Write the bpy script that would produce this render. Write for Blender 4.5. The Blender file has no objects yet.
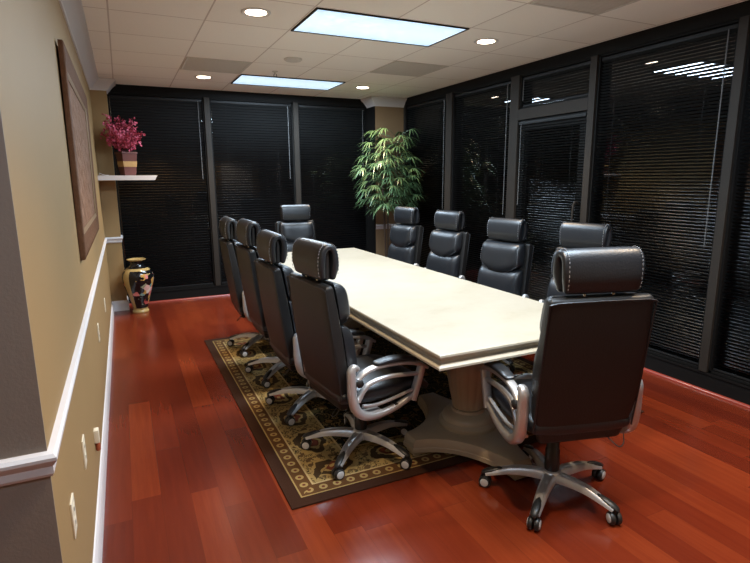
import bpy, bmesh, math, random
from mathutils import Vector, Matrix
random.seed(7)
SC = bpy.context.scene
COL = SC.collection
PI = math.pi
W, H, YW = 3.932, 2.639, 0.267        # room width, ceiling height, plane of the far windows
BACK, SIDE, CORNER = -8.6, -1.7, -5.43  # wall behind the camera, entry side wall, end of the left wall

# ------------------------------------------------------------------ materials
def new_mat(name):
    m = bpy.data.materials.new(name); m.use_nodes = True
    nt = m.node_tree
    return m, nt, nt.nodes['Principled BSDF']

def mat(name, col, rough=.5, metal=0., spec=.5, coat=0., noise=None, bump=None, emit=None, emit_s=0., sheen=0.):
    m, nt, b = new_mat(name)
    b.inputs['Base Color'].default_value = (*col, 1)
    b.inputs['Roughness'].default_value = rough
    b.inputs['Metallic'].default_value = metal
    b.inputs['Specular IOR Level'].default_value = spec
    b.inputs['Coat Weight'].default_value = coat
    b.inputs['Coat Roughness'].default_value = .12
    if emit:
        b.inputs['Emission Color'].default_value = (*emit, 1); b.inputs['Emission Strength'].default_value = emit_s
    tc = nt.nodes.new('ShaderNodeTexCoord')
    if noise:                                     # (scale, amount): slight tone variation of the stuff itself
        n = nt.nodes.new('ShaderNodeTexNoise'); n.inputs['Scale'].default_value = noise[0]; n.inputs['Detail'].default_value = 5
        nt.links.new(tc.outputs['Object'], n.inputs['Vector'])
        mx = nt.nodes.new('ShaderNodeMix'); mx.data_type = 'RGBA'
        mx.inputs['A'].default_value = (*[c*(1-noise[1]) for c in col], 1)
        mx.inputs['B'].default_value = (*[min(1, c*(1+noise[1])) for c in col], 1)
        nt.links.new(n.outputs['Fac'], mx.inputs['Factor']); nt.links.new(mx.outputs['Result'], b.inputs['Base Color'])
    if bump:                                      # (scale, strength)
        n2 = nt.nodes.new('ShaderNodeTexNoise'); n2.inputs['Scale'].default_value = bump[0]; n2.inputs['Detail'].default_value = 4
        nt.links.new(tc.outputs['Object'], n2.inputs['Vector'])
        bp = nt.nodes.new('ShaderNodeBump'); bp.inputs['Strength'].default_value = bump[1]; bp.inputs['Distance'].default_value = .01
        nt.links.new(n2.outputs['Fac'], bp.inputs['Height']); nt.links.new(bp.outputs['Normal'], b.inputs['Normal'])
    return m

class NB:
    """small helper to write node maths"""
    def __init__(s, nt): s.nt = nt
    def _in(s, sock, v):
        if isinstance(v, (int, float)): sock.default_value = v
        elif isinstance(v, tuple): sock.default_value = (*v, 1) if len(v) == 3 and sock.type == 'RGBA' else v
        else: s.nt.links.new(v, sock)
    def m(s, op, a, b=0., c=0.):
        n = s.nt.nodes.new('ShaderNodeMath'); n.operation = op
        s._in(n.inputs[0], a); s._in(n.inputs[1], b); s._in(n.inputs[2], c); return n.outputs[0]
    def step(s, a, t): return s.m('GREATER_THAN', a, t)
    def band(s, a, lo, hi): return s.m('MULTIPLY', s.m('GREATER_THAN', a, lo), s.m('LESS_THAN', a, hi))
    def mix(s, f, a, b):
        n = s.nt.nodes.new('ShaderNodeMix'); n.data_type = 'RGBA'
        s._in(n.inputs['Factor'], f); s._in(n.inputs['A'], a); s._in(n.inputs['B'], b); return n.outputs['Result']
    def obj(s):
        t = s.nt.nodes.new('ShaderNodeTexCoord'); return t.outputs['Object']
    def sep(s, v):
        n = s.nt.nodes.new('ShaderNodeSeparateXYZ'); s.nt.links.new(v, n.inputs[0]); return n.outputs
    def comb(s, x, y, z=0.):
        n = s.nt.nodes.new('ShaderNodeCombineXYZ')
        for i, v in enumerate((x, y, z)): s._in(n.inputs[i], v)
        return n.outputs[0]
    def noise(s, v, scale, detail=4., rough=.5):
        n = s.nt.nodes.new('ShaderNodeTexNoise'); s.nt.links.new(v, n.inputs['Vector'])
        n.inputs['Scale'].default_value = scale; n.inputs['Detail'].default_value = detail; n.inputs['Roughness'].default_value = rough
        return n.outputs['Fac']
    def white(s, v):
        n = s.nt.nodes.new('ShaderNodeTexWhiteNoise'); n.noise_dimensions = '3D'; s.nt.links.new(v, n.inputs['Vector']); return n.outputs['Value']
    def voro(s, v, scale, feature='F1', out='Distance'):
        n = s.nt.nodes.new('ShaderNodeTexVoronoi'); n.feature = feature; n.inputs['Scale'].default_value = scale
        s.nt.links.new(v, n.inputs['Vector']); return n.outputs[out]
    def ramp(s, f, stops):
        n = s.nt.nodes.new('ShaderNodeValToRGB'); cr = n.color_ramp
        while len(cr.elements) < len(stops): cr.elements.new(.5)
        for e, (p, c) in zip(cr.elements, stops): e.position = p; e.color = (*c, 1)
        s.nt.links.new(f, n.inputs[0]); return n.outputs['Color']
    def bump(s, h, strength, dist=.01):
        n = s.nt.nodes.new('ShaderNodeBump'); n.inputs['Strength'].default_value = strength; n.inputs['Distance'].default_value = dist
        s.nt.links.new(h, n.inputs['Height']); return n.outputs['Normal']

def floor_mat():
    m, nt, b = new_mat('cherry_floor'); q = NB(nt)
    x, y, z = q.sep(q.obj())
    pw, pl = .134, 1.25
    row = q.m('FLOOR', q.m('DIVIDE', q.m('ADD', x, .0), pw))
    off = q.m('MULTIPLY', q.white(q.comb(row, 3.3)), pl)
    yy = q.m('DIVIDE', q.m('ADD', y, off), pl)
    cell = q.m('FLOOR', yy)
    tone = q.white(q.comb(row, cell, 1.7))
    fx = q.m('FRACT', q.m('DIVIDE', x, pw)); fy = q.m('FRACT', yy)
    grain = q.noise(q.comb(q.m('MULTIPLY', x, 26.), q.m('MULTIPLY', y, 1.6), q.m('MULTIPLY', tone, 20.)), 1.6, 6, .6)
    t = q.m('ADD', q.m('MULTIPLY', tone, .62), q.m('MULTIPLY', grain, .5))
    col = q.ramp(t, [(.10, (.080, .0100, .0042)), (.42, (.112, .0145, .0050)), (.68, (.140, .0195, .0062)), (.95, (.190, .031, .0088))])
    seam = q.m('MAXIMUM', q.m('LESS_THAN', fx, .012), q.m('LESS_THAN', fy, .0016))
    col = q.mix(q.m('MULTIPLY', seam, .45), col, (.035, .008, .005))
    nt.links.new(col, b.inputs['Base Color'])
    b.inputs['Roughness'].default_value = .22
    b.inputs['Specular IOR Level'].default_value = .45
    h = q.m('SUBTRACT', q.m('MULTIPLY', grain, .12), seam)
    nt.links.new(q.bump(h, .06, .003), b.inputs['Normal'])
    return m

def ceiling_mat():
    m, nt, b = new_mat('ceiling_tile'); q = NB(nt)
    o = q.obj(); x, y, z = q.sep(o)
    u = .61
    fx = q.m('FRACT', q.m('DIVIDE', q.m('SUBTRACT', x, .246 - .006), u)); fy = q.m('FRACT', q.m('DIVIDE', q.m('ADD', y, .317 + .006), u))
    g = q.m('MAXIMUM', q.m('LESS_THAN', fx, .017), q.m('LESS_THAN', fy, .017))
    n = q.noise(o, 90., 5, .7)
    col = q.mix(n, (.90, .85, .79), (.97, .92, .86))
    tone = q.white(q.comb(q.m('FLOOR', q.m('DIVIDE', q.m('SUBTRACT', x, .24), u)), q.m('FLOOR', q.m('DIVIDE', q.m('ADD', y, .323), u)), 2.))
    col = q.mix(q.m('MULTIPLY', tone, .12), col, (.66, .60, .52))
    col = q.mix(q.m('MULTIPLY', g, .6), col, (.40, .30, .26))
    nt.links.new(col, b.inputs['Base Color']); b.inputs['Roughness'].default_value = .9
    nt.links.new(q.bump(q.m('SUBTRACT', q.m('MULTIPLY', n, .5), g), .35, .004), b.inputs['Normal'])
    return m

RX0, RX1, RY0, RY1 = .82, 3.24, -4.67, -1.71
def rug_mat():
    m, nt, b = new_mat('rug_wool'); q = NB(nt)
    o = q.obj(); x, y, z = q.sep(o)             # rug object sits at its own middle
    hx, hy = (RX1-RX0)/2, (RY1-RY0)/2
    ax, ay = q.m('ABSOLUTE', x), q.m('ABSOLUTE', y)
    dx, dy = q.m('SUBTRACT', hx, ax), q.m('SUBTRACT', hy, ay)
    d = q.m('MINIMUM', dx, dy)                  # distance from the edge
    side = q.m('LESS_THAN', dx, dy)             # 1 along the long sides
    along = q.m('ADD', q.m('MULTIPLY', side, y), q.m('MULTIPLY', q.m('SUBTRACT', 1., side), x))
    gold, brown, dark, green, rust, tan = (.34, .235, .088), (.040, .016, .009), (.010, .010, .007), (.050, .044, .018), (.13, .034, .018), (.44, .32, .15)
    wob = q.noise(o, 14., 3)
    # guard band: row of small flowers
    fa = q.m('SUBTRACT', q.m('FRACT', q.m('DIVIDE', along, .075)), .5)
    gd = q.m('SUBTRACT', d, .112)
    fl = q.m('SQRT', q.m('ADD', q.m('POWER', q.m('MULTIPLY', fa, .075), 2.), q.m('POWER', gd, 2.)))
    guard = q.mix(q.m('LESS_THAN', fl, .022), (.10, .045, .016), gold)
    guard = q.mix(q.m('LESS_THAN', fl, .009), guard, rust)
    # main border: medallions with scrolls
    ma = q.m('MULTIPLY', q.m('SUBTRACT', q.m('FRACT', q.m('DIVIDE', along, .36)), .5), .36)
    md = q.m('SUBTRACT', d, .285)
    ml = q.m('SQRT', q.m('ADD', q.m('POWER', q.m('MULTIPLY', ma, .72), 2.), q.m('POWER', md, 2.)))
    ml = q.m('ADD', ml, q.m('MULTIPLY', q.m('SUBTRACT', wob, .5), .085))
    vo = q.voro(o, 15.); vo2 = q.voro(o, 30.)
    wob2 = q.noise(o, 24., 4, .65)
    border = q.mix(q.band(wob2, .44, .50), gold, (.085, .052, .022))
    border = q.mix(q.m('LESS_THAN', q.m('ADD', vo, q.m('MULTIPLY', wob, .5)), .52), border, (.10, .058, .024))
    border = q.mix(q.m('LESS_THAN', vo2, .2), border, green)
    border = q.mix(q.m('LESS_THAN', ml, .105), border, gold)
    border = q.mix(q.m('LESS_THAN', ml, .090), border, (.055, .034, .016))
    border = q.mix(q.m('LESS_THAN', ml, .058), border, gold)
    border = q.mix(q.m('LESS_THAN', ml, .042), border, rust)
    border = q.mix(q.m('LESS_THAN', ml, .014), border, gold)
    # field: dark ground with leafy scrolls
    v3 = q.voro(o, 7.5); sc = q.noise(o, 11., 4, .6)
    field = q.mix(q.m('GREATER_THAN', sc, .56), dark, green)
    field = q.mix(q.m('LESS_THAN', v3, .22), field, (.17, .10, .035))
    field = q.mix(q.m('LESS_THAN', v3, .13), field, rust)
    field = q.mix(q.band(sc, .47, .50), field, (.24, .16, .06))
    col = q.mix(q.step(d, .070), brown, guard)
    col = q.mix(q.band(d, .066, .074), col, gold)
    col = q.mix(q.step(d, .150), col, tan)
    col = q.mix(q.step(d, .160), col, border)
    col = q.mix(q.band(d, .410, .422), col, tan)
    col = q.mix(q.step(d, .422), col, field)
    fuzz = q.noise(o, 260., 3)
    col = q.mix(q.m('MULTIPLY', fuzz, .25), col, (.02, .014, .008))
    nt.links.new(col, b.inputs['Base Color']); b.inputs['Roughness'].default_value = .95
    b.inputs['Specular IOR Level'].default_value = .1
    nt.links.new(q.bump(fuzz, .5, .004), b.inputs['Normal'])
    return m

def table_mat():
    m, nt, b = new_mat('cream_stone'); q = NB(nt)
    o = q.obj(); x, y, z = q.sep(o)
    v = q.noise(q.comb(q.m('MULTIPLY', x, 1.4), q.m('MULTIPLY', y, 2.2), z), 2.2, 8, .62)
    f = q.noise(o, 26., 5, .6)
    t = q.m('ADD', q.m('MULTIPLY', v, .75), q.m('MULTIPLY', f, .25))
    col = q.ramp(t, [(.28, (.325, .286, .205)), (.45, (.375, .338, .262)), (.62, (.396, .361, .286)), (.8, (.352, .312, .237))])
    nt.links.new(col, b.inputs['Base Color']); b.inputs['Roughness'].default_value = .32; b.inputs['Specular IOR Level'].default_value = .45
    return m

def vase_mat():
    m, nt, b = new_mat('painted_porcelain'); q = NB(nt)
    o = q.obj(); x, y, z = q.sep(o)
    n = q.noise(o, 9., 3)
    vo = q.voro(o, 17., out='Color')
    r_, g_, b_ = q.sep(vo)
    pet = q.ramp(r_, [(.0, (.45, .05, .04)), (.28, (.70, .25, .22)), (.5, (.75, .62, .50)), (.66, (.12, .30, .26)), (.8, (.55, .30, .08))])
    mask = q.m('MULTIPLY', q.m('GREATER_THAN', q.m('ADD', n, q.m('MULTIPLY', x, 1.2)), .52), q.band(z, .10, .47))
    mask = q.m('MULTIPLY', mask, q.m('GREATER_THAN', g_, .3))
    col = q.mix(mask, (.006, .006, .007), pet)
    ang = q.m('ARCTAN2', y, x)
    goldm = q.m('MAXIMUM', q.band(z, .505, .53), q.m('MAXIMUM', q.m('LESS_THAN', z, .055), q.step(z, .615)))
    stripe = q.m('MULTIPLY', q.m('LESS_THAN', q.m('ABSOLUTE', q.m('ADD', ang, 2.45)), .26), q.band(z, .06, .52))
    goldm = q.m('MAXIMUM', goldm, stripe)
    col = q.mix(goldm, col, (.42, .29, .11))
    nt.links.new(col, b.inputs['Base Color']); b.inputs['Roughness'].default_value = .16
    return m

def carved_mat(name, c0, c1, scale, strength):
    m, nt, b = new_mat(name); q = NB(nt)
    o = q.obj(); n = q.noise(o, scale, 6, .6); v = q.voro(o, scale*.8)
    h = q.m('ADD', n, q.m('MULTIPLY', v, .7))
    col = q.mix(n, c0, c1)
    nt.links.new(col, b.inputs['Base Color']); b.inputs['Roughness'].default_value = .68
    b.inputs['Specular IOR Level'].default_value = .18
    nt.links.new(q.bump(h, strength, .03), b.inputs['Normal'])
    return m

def glass_mat():
    """dark night glass: mirror reflection by Fresnel over a tinted see-through pane"""
    m = bpy.data.materials.new('tinted_glass'); m.use_nodes = True; nt = m.node_tree
    for n in list(nt.nodes): nt.nodes.remove(n)
    out = nt.nodes.new('ShaderNodeOutputMaterial'); mx = nt.nodes.new('ShaderNodeMixShader')
    fr = nt.nodes.new('ShaderNodeFresnel'); fr.inputs['IOR'].default_value = 2.0
    tr = nt.nodes.new('ShaderNodeBsdfTransparent'); tr.inputs['Color'].default_value = (.22, .24, .25, 1)
    gl = nt.nodes.new('ShaderNodeBsdfGlossy'); gl.inputs['Roughness'].default_value = .015; gl.inputs['Color'].default_value = (.95, .97, 1, 1)
    nt.links.new(fr.outputs[0], mx.inputs[0]); nt.links.new(tr.outputs[0], mx.inputs[1]); nt.links.new(gl.outputs[0], mx.inputs[2])
    nt.links.new(mx.outputs[0], out.inputs[0]); return m

def diffuser_mat():
    m, nt, b = new_mat('lit_diffuser'); q = NB(nt)
    o = q.obj(); x, y, z = q.sep(o)
    # prismatic lens: small cells, two tubes behind it
    c = q.voro(q.comb(x, q.m('MULTIPLY', y, 1.4)), 26.)
    tube = q.m('POWER', q.m('ABSOLUTE', q.m('SINE', q.m('MULTIPLY', q.m('ADD', y, .30), 5.24*1.0))), .5)
    f = q.m('ADD', q.m('MULTIPLY', c, .45), q.m('MULTIPLY', tube, .35))
    col = q.ramp(f, [(.25, (.20, .34, .52)), (.6, (.40, .53, .62)), (.8, (.52, .61, .66))])
    b.inputs['Base Color'].default_value = (.7, .75, .8, 1)
    nt.links.new(col, b.inputs['Emission Color']); b.inputs['Emission Strength'].default_value = DIFF_E
    return m

DIFF_E = 1.0
M = dict(
    floor=floor_mat(), ceiling=ceiling_mat(), rug=rug_mat(), table=table_mat(), vase=vase_mat(), glass=glass_mat(), diffuser=diffuser_mat(),
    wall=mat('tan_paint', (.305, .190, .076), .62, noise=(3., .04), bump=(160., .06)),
    wall2=mat('taupe_wall', (.26, .212, .172), .62, noise=(3., .04), bump=(160., .06)),  # entry wall, greyer and duller in tone than the other walls
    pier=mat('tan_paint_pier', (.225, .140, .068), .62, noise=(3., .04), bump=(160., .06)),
    white=mat('white_trim', (.66, .625, .62), .35, noise=(8., .03)),
    shoe=mat('cherry_moulding', (.24, .035, .022), .25, noise=(9., .2)),
    frame=mat('black_aluminium', (.007, .0064, .0058), .65, spec=.12, noise=(6., .15)),
    mull=mat('bronze_aluminium', (.026, .021, .0165), .6, spec=.18, noise=(6., .12)),
    slat=mat('black_slat', (.019, .020, .020), .36, spec=.4, noise=(4., .2)),
    rail=mat('dark_headrail', (.012, .012, .012), .5, spec=.25, noise=(4., .15)),
    wand=mat('clear_grey_wand', (.11, .11, .11), .35, noise=(20., .1)),
    leather=mat('black_leather', (.0102, .0116, .0142), .40, spec=.55, noise=(7., .2), bump=(130., .12)),  # bluish sheen from the ceiling panels is tinted into the base colour
    leather2=mat('black_leather_back', (.0112, .0108, .0106), .44, spec=.38, noise=(7., .2), bump=(130., .12)),
    silver=mat('silver_metal', (.53, .52, .515), .36, metal=.62, noise=(12., .06)),
    plastic=mat('black_plastic', (.012, .012, .012), .42, noise=(20., .2)),
    cap=mat('grey_disc', (.50, .50, .50), .35, noise=(20., .06)),
    stitch=mat('pale_thread', (.26, .26, .27), .7, noise=(60., .1)),
    stone=mat('taupe_pedestal', (.36, .285, .19), .42, noise=(9., .1), bump=(40., .05)),
    frame_wood=carved_mat('carved_wood', (.085, .036, .016), (.17, .078, .036), 26., .25),
    relief=carved_mat('carved_relief', (.14, .066, .036), (.29, .16, .095), 13., .9),
    gilt=mat('gilt_edge', (.22, .13, .06), .55, metal=.2, noise=(30., .2)),
    pot=mat('maroon_glaze', (.11, .035, .028), .4, noise=(20., .15)),
    potband=mat('ochre_band', (.36, .21, .075), .5, noise=(30., .2)),
    petal=mat('pink_petal', (.52, .075, .13), .6, noise=(28., .55)),
    twig=mat('brown_twig', (.07, .03, .02), .7, noise=(30., .2)),
    leaf=mat('palm_leaf', (.070, .125, .052), .36, noise=(14., .75)),
    cane=mat('brown_cane', (.055, .032, .018), .6, noise=(30., .3)),
    basket=mat('dark_planter', (.03, .02, .015), .6, noise=(30., .2)),
    soil=mat('moss', (.03, .025, .012), .9, noise=(40., .4)),
    can_lens=mat('lit_can', (.8, .75, .7), .5, emit=(1., .80, .60), emit_s=14.),
    vent=mat('vent_grey', (.62, .58, .53), .7, noise=(40., .06)),
    plate=mat('ivory_plate', (.74, .66, .50), .4, noise=(20., .03)),
    slot=mat('outlet_slot', (.05, .04, .03), .5, noise=(20., .1)),
    amber=mat('amber_plastic', (.42, .10, .045), .3, noise=(30., .2)),
    chrome=mat('chrome', (.7, .7, .7), .15, metal=1., noise=(20., .05)),
    door=mat('white_door', (.72, .70, .68), .4, noise=(5., .03)),
)

# ------------------------------------------------------------------ object helpers
def finish(name, bm, material, parent=None, smooth=True, loc=None, angle=40):
    bmesh.ops.recalc_face_normals(bm, faces=bm.faces)
    me = bpy.data.meshes.new(name); 
    if smooth:
        for f in bm.faces: f.smooth = True
        for e in bm.edges:
            if len(e.link_faces) == 2 and e.calc_face_angle(0) > math.radians(angle): e.smooth = False
    bm.to_mesh(me); bm.free()
    o = bpy.data.objects.new(name, me); COL.objects.link(o)
    for mm in (material if isinstance(material, (list, tuple)) else [material]): me.materials.append(mm)
    if parent: o.parent = parent
    if loc: o.location = loc
    return o

def tag(o, label=None, cat=None, group=None, kind=None):
    if label: o['label'] = label
    if cat: o['category'] = cat
    if group: o['group'] = group
    if kind: o['kind'] = kind
    return o
def thing(name, label, cat, loc=(0, 0, 0), rz=0., group=None):
    o = bpy.data.objects.new(name, None); COL.objects.link(o); o.empty_display_size = .1
    o.location = loc; o.rotation_euler = (0, 0, rz); return tag(o, label, cat, group)
def struct(name, bm, material, parent=None, **k):
    return tag(finish(name, bm, material, parent, **k), kind='structure')
def copy_tree(o, parent=None):
    c = o.copy(); COL.objects.link(c)
    if parent: c.parent = parent; c.matrix_parent_inverse = o.matrix_parent_inverse.copy()
    for ch in list(o.children): copy_tree(ch, c)
    return c

def box(bm, x0, x1, y0, y1, z0, z1, bev=0., mi=0):
    t = bmesh.new()
    vs = [t.verts.new((x, y, z)) for z in (z0, z1) for y in (y0, y1) for x in (x0, x1)]
    for f in ((0, 1, 3, 2), (4, 6, 7, 5), (0, 4, 5, 1), (2, 3, 7, 6), (0, 2, 6, 4), (1, 5, 7, 3)): t.faces.new([vs[i] for i in f])
    bmesh.ops.recalc_face_normals(t, faces=t.faces)
    if bev: bmesh.ops.bevel(t, geom=list(t.edges), offset=bev, segments=2, affect='EDGES', profile=.7)
    merge(bm, t, mi)
def merge(bm, t, mi=0):
    mp = {v: bm.verts.new(v.co) for v in t.verts}
    for f in t.faces:
        try:
            g = bm.faces.new([mp[v] for v in f.verts]); g.material_index = mi if mi else f.material_index
        except ValueError: pass
    t.free()
def loft(bm, rings, closed=True, caps=True, mi=0):
    vr = [[bm.verts.new(p) for p in r] for r in rings]
    n = len(vr[0])
    for a, b in zip(vr, vr[1:]):
        for i in range(n if closed else n-1):
            j = (i+1) % n
            f = bm.faces.new((a[i], a[j], b[j], b[i])); f.material_index = mi
    if caps and closed:
        bm.faces.new(vr[0][::-1]).material_index = mi; bm.faces.new(vr[-1]).material_index = mi
def lathe(bm, prof, seg=32, c=(0, 0, 0), fl=None):
    rings = []
    for r, z in prof:
        ring = []
        for k in range(seg):
            a = 2*PI*k/seg; rr = r*(1 + (fl[0]*abs(math.cos(a*fl[1]/2)) if fl and fl[2] <= z <= fl[3] else 0))
            ring.append((c[0]+rr*math.cos(a), c[1]+rr*math.sin(a), c[2]+z))
        rings.append(ring)
    loft(bm, rings)
def catmull(P, n=6):
    P = [Vector(p) for p in P]; out = []
    for i in range(len(P)-1):
        a = P[max(i-1, 0)]; b = P[i]; c = P[i+1]; d = P[min(i+2, len(P)-1)]
        for k in range(n):
            t = k/n
            out.append(.5*((2*b)+(c-a)*t+(2*a-5*b+4*c-d)*t*t+(3*b-a-3*c+d)*t**3))
    out.append(P[-1]); return out
def lerp_list(L, t):
    t = max(0, min(1, t))*(len(L)-1); i = min(int(t), len(L)-2); return L[i]+(L[i+1]-L[i])*(t-i)
def sup(k, n, e):
    a = 2*PI*k/n; c, s = math.cos(a), math.sin(a)
    return math.copysign(abs(c)**(2/e), c), math.copysign(abs(s)**(2/e), s)
def tube(bm, P, r, seg=8, ry=None, side=None, n=1, e=2., taper=None):
    """sweep along P; section half-size r along `side`, ry across it"""
    pts = catmull(P, n) if n > 1 else [Vector(p) for p in P]
    rings = []; prev = Vector(side) if side else None
    for i, p in enumerate(pts):
        t = (pts[min(i+1, len(pts)-1)]-pts[max(i-1, 0)]).normalized()
        if prev is None: prev = t.orthogonal()
        s = (prev - t*prev.dot(t)).normalized(); 
        if not side: prev = s
        u = t.cross(s)
        f = lerp_list(taper, i/(len(pts)-1)) if taper else 1
        ring = []
        for k in range(seg):
            a, b = sup(k, seg, e)
            ring.append(p + s*(a*r*f) + u*(b*(ry or r)*f))
        rings.append(ring)
    loft(bm, rings)
def slab(bm, path, ws, ts, seg=28, e=5., ends=.02, c=(0, 0, 0)):
    """cushion swept along a path in the local yz plane: half widths ws, thicknesses ts, rounded section and ends"""
    pts = catmull([(0, p[0], p[1]) for p in path], 6); N = len(pts)
    L = [0.]
    for a, b in zip(pts, pts[1:]): L.append(L[-1]+(b-a).length)
    rings = []
    for i, p in enumerate(pts):
        t = (pts[min(i+1, N-1)]-pts[max(i-1, 0)]).normalized()
        nrm = Vector((0, -t.z, t.y)); u = L[i]/L[-1]
        w, th = lerp_list(ws, u), lerp_list(ts, u)/2
        rings.append((p, nrm, w, th, t))
    out = []
    def ring(p, nrm, w, th):
        r = []
        for k in range(seg):
            a, b = sup(k, seg, e); r.append(Vector((a*w, 0, 0)) + p + nrm*(b*th) + Vector(c))
        return r
    p, nrm, w, th, t = rings[0]
    for s in (.1, .35, .7): 
        q = math.sqrt(1-(1-s)**2); out.append(ring(p - t*(ends*(1-s)), nrm, w-ends*(1-q), th*max(q, .35)))
    for p, nrm, w, th, t in rings: out.append(ring(p, nrm, w, th))
    for s in (.7, .35, .1):
        q = math.sqrt(1-(1-s)**2); out.append(ring(p + t*(ends*(1-s)), nrm, w-ends*(1-q), th*max(q, .35)))
    loft(bm, out)

# ------------------------------------------------------------------ the room
bm = bmesh.new(); box(bm, SIDE-.1, W+.15, BACK-.1, YW+.15, -.1, 0); struct('floor', bm, M['floor'], smooth=False)
bm = bmesh.new(); box(bm, SIDE-.1, W+.15, BACK-.1, YW+.15, H, H+.1); struct('ceiling', bm, M['ceiling'], smooth=False)
bm = bmesh.new(); box(bm, -.12, 0, CORNER, YW+.15, 0, H); struct('wall_left', bm, M['wall'], smooth=False)
bm = bmesh.new(); box(bm, SIDE, -.12, CORNER, CORNER+.12, 0, H); box(bm, SIDE, 0, CORNER-.004, CORNER, 0, H); struct('wall_entry', bm, M['wall2'], smooth=False)
bm = bmesh.new(); box(bm, SIDE-.1, SIDE, BACK, CORNER+.12, 0, H); struct('wall_side', bm, M['wall'], smooth=False)
bm = bmesh.new()
box(bm, SIDE, 2.9, BACK-.1, BACK, 0, H); box(bm, 3.8, W+.12, BACK-.1, BACK, 0, H); box(bm, 2.9, 3.8, BACK-.1, BACK, 2.05, H)
struct('wall_back', bm, M['wall'], smooth=False)
d = bmesh.new(); box(d, 2.9, 3.8, BACK-.07, BACK-.02, 0, 2.05)
for z0, z1 in ((.2, .95), (1.1, 1.9)):
    for x0, x1 in ((3.02, 3.30), (3.40, 3.68)): box(d, x0, x1, BACK-.025, BACK-.012, z0, z1, .006)
dr = struct('door_2', d, M['door'], smooth=False)
k = bmesh.new(); lathe(k, [(.0, 0), (.012, 0), (.012, .03), (.028, .04), (.03, .06), (.0, .07)], 16)
ko = finish('door_knob', k, M['chrome'], dr); ko.rotation_euler = (-PI/2, 0, 0); ko.location = (2.97, BACK-.015, 1.0)
# corner piers beside the far windows
bm = bmesh.new(); box(bm, 0, .165, 0, YW+.15, 0, H); struct('wall_pier_left', bm, M['wall'], smooth=False)
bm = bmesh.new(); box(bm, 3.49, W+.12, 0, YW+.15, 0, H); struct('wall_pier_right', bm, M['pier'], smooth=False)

def profile_run(name, prof, path, mats, closed_prof=True):
    """extrude a (out, z) profile along plan path [(x,y)...] with mitred corners; outward = left-hand normal"""
    bm = bmesh.new(); rings = []
    P = [Vector(p) for p in path]
    for i, p in enumerate(P):
        ns = []
        for a, b in ((i-1, i), (i, i+1)):
            if a >= 0 and b < len(P):
                t = (P[b]-P[a]).normalized(); ns.append(Vector((-t.y, t.x)))
        nrm = ns[0] if len(ns) == 1 else (ns[0]+ns[1])/(1+ns[0].dot(ns[1]))
        rings.append([(p.x+nrm.x*o, p.y+nrm.y*o, z) for o, z in prof])
    loft(bm, rings); return struct(name, bm, mats, angle=25)
rail = [(0, .818), (.006, .820), (.010, .828), (.010, .848), (.016, .857), (.021, .866), (.021, .874), (.014, .882), (.0, .886)]
base = [(0, 0), (.016, 0), (.016, .095), (.012, .108), (.006, .120), (0, .124)]
crown = [(0, 2.520), (.010, 2.522), (.014, 2.535), (.030, 2.550), (.062, 2.590), (.088, 2.612), (.098, 2.618), (.102, 2.630), (.102, H-.001), (0, H-.001)]
pathL = [(.165, YW), (.165, 0), (0, 0), (0, CORNER-.004), (SIDE, CORNER-.004)]
profile_run('trim_1', rail, pathL, M['white']); profile_run('baseboard_left', base, pathL, M['white']); profile_run('trim_2', crown, pathL, M['white'])
pathR = [(3.49, YW), (3.49, 0), (W, 0)]
def run_right(name, prof): return profile_run(name, [(-o, z) for o, z in prof], pathR, M['white'])
run_right('trim_5', crown); pathR = pathR[1:]; run_right('trim_4', rail); run_right('baseboard_right', base)
# cherry shoe mouldings where the floor meets the window frames
sh = [(0, 0), (.022, 0), (.021, .010), (.014, .018), (0, .021)]
bm = bmesh.new(); loft(bm, [[(x, YW-o, z) for o, z in sh] for x in (.165, 3.49)]); struct('trim_6', bm, M['shoe'])
bm = bmesh.new(); loft(bm, [[(W-o, y, z) for o, z in sh] for y in (BACK, -.001)]); struct('trim_7', bm, M['shoe'])

# ------------------------------------------------------------------ window walls
# local frame of a bay: u along the wall, d = depth outward (0 at room face), z up
def far_map(u, d, z): return (u, YW+d, z)
def right_map(u, d, z): return (W+d, -u, z)           # u = -y
def mbox(bm, mp, u0, u1, d0, d1, z0, z1, bev=0., mi=0):
    a, b = mp(u0, d0, z0), mp(u1, d1, z1)
    box(bm, min(a[0], b[0]), max(a[0], b[0]), min(a[1], b[1]), max(a[1], b[1]), z0, z1, bev, mi)

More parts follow.
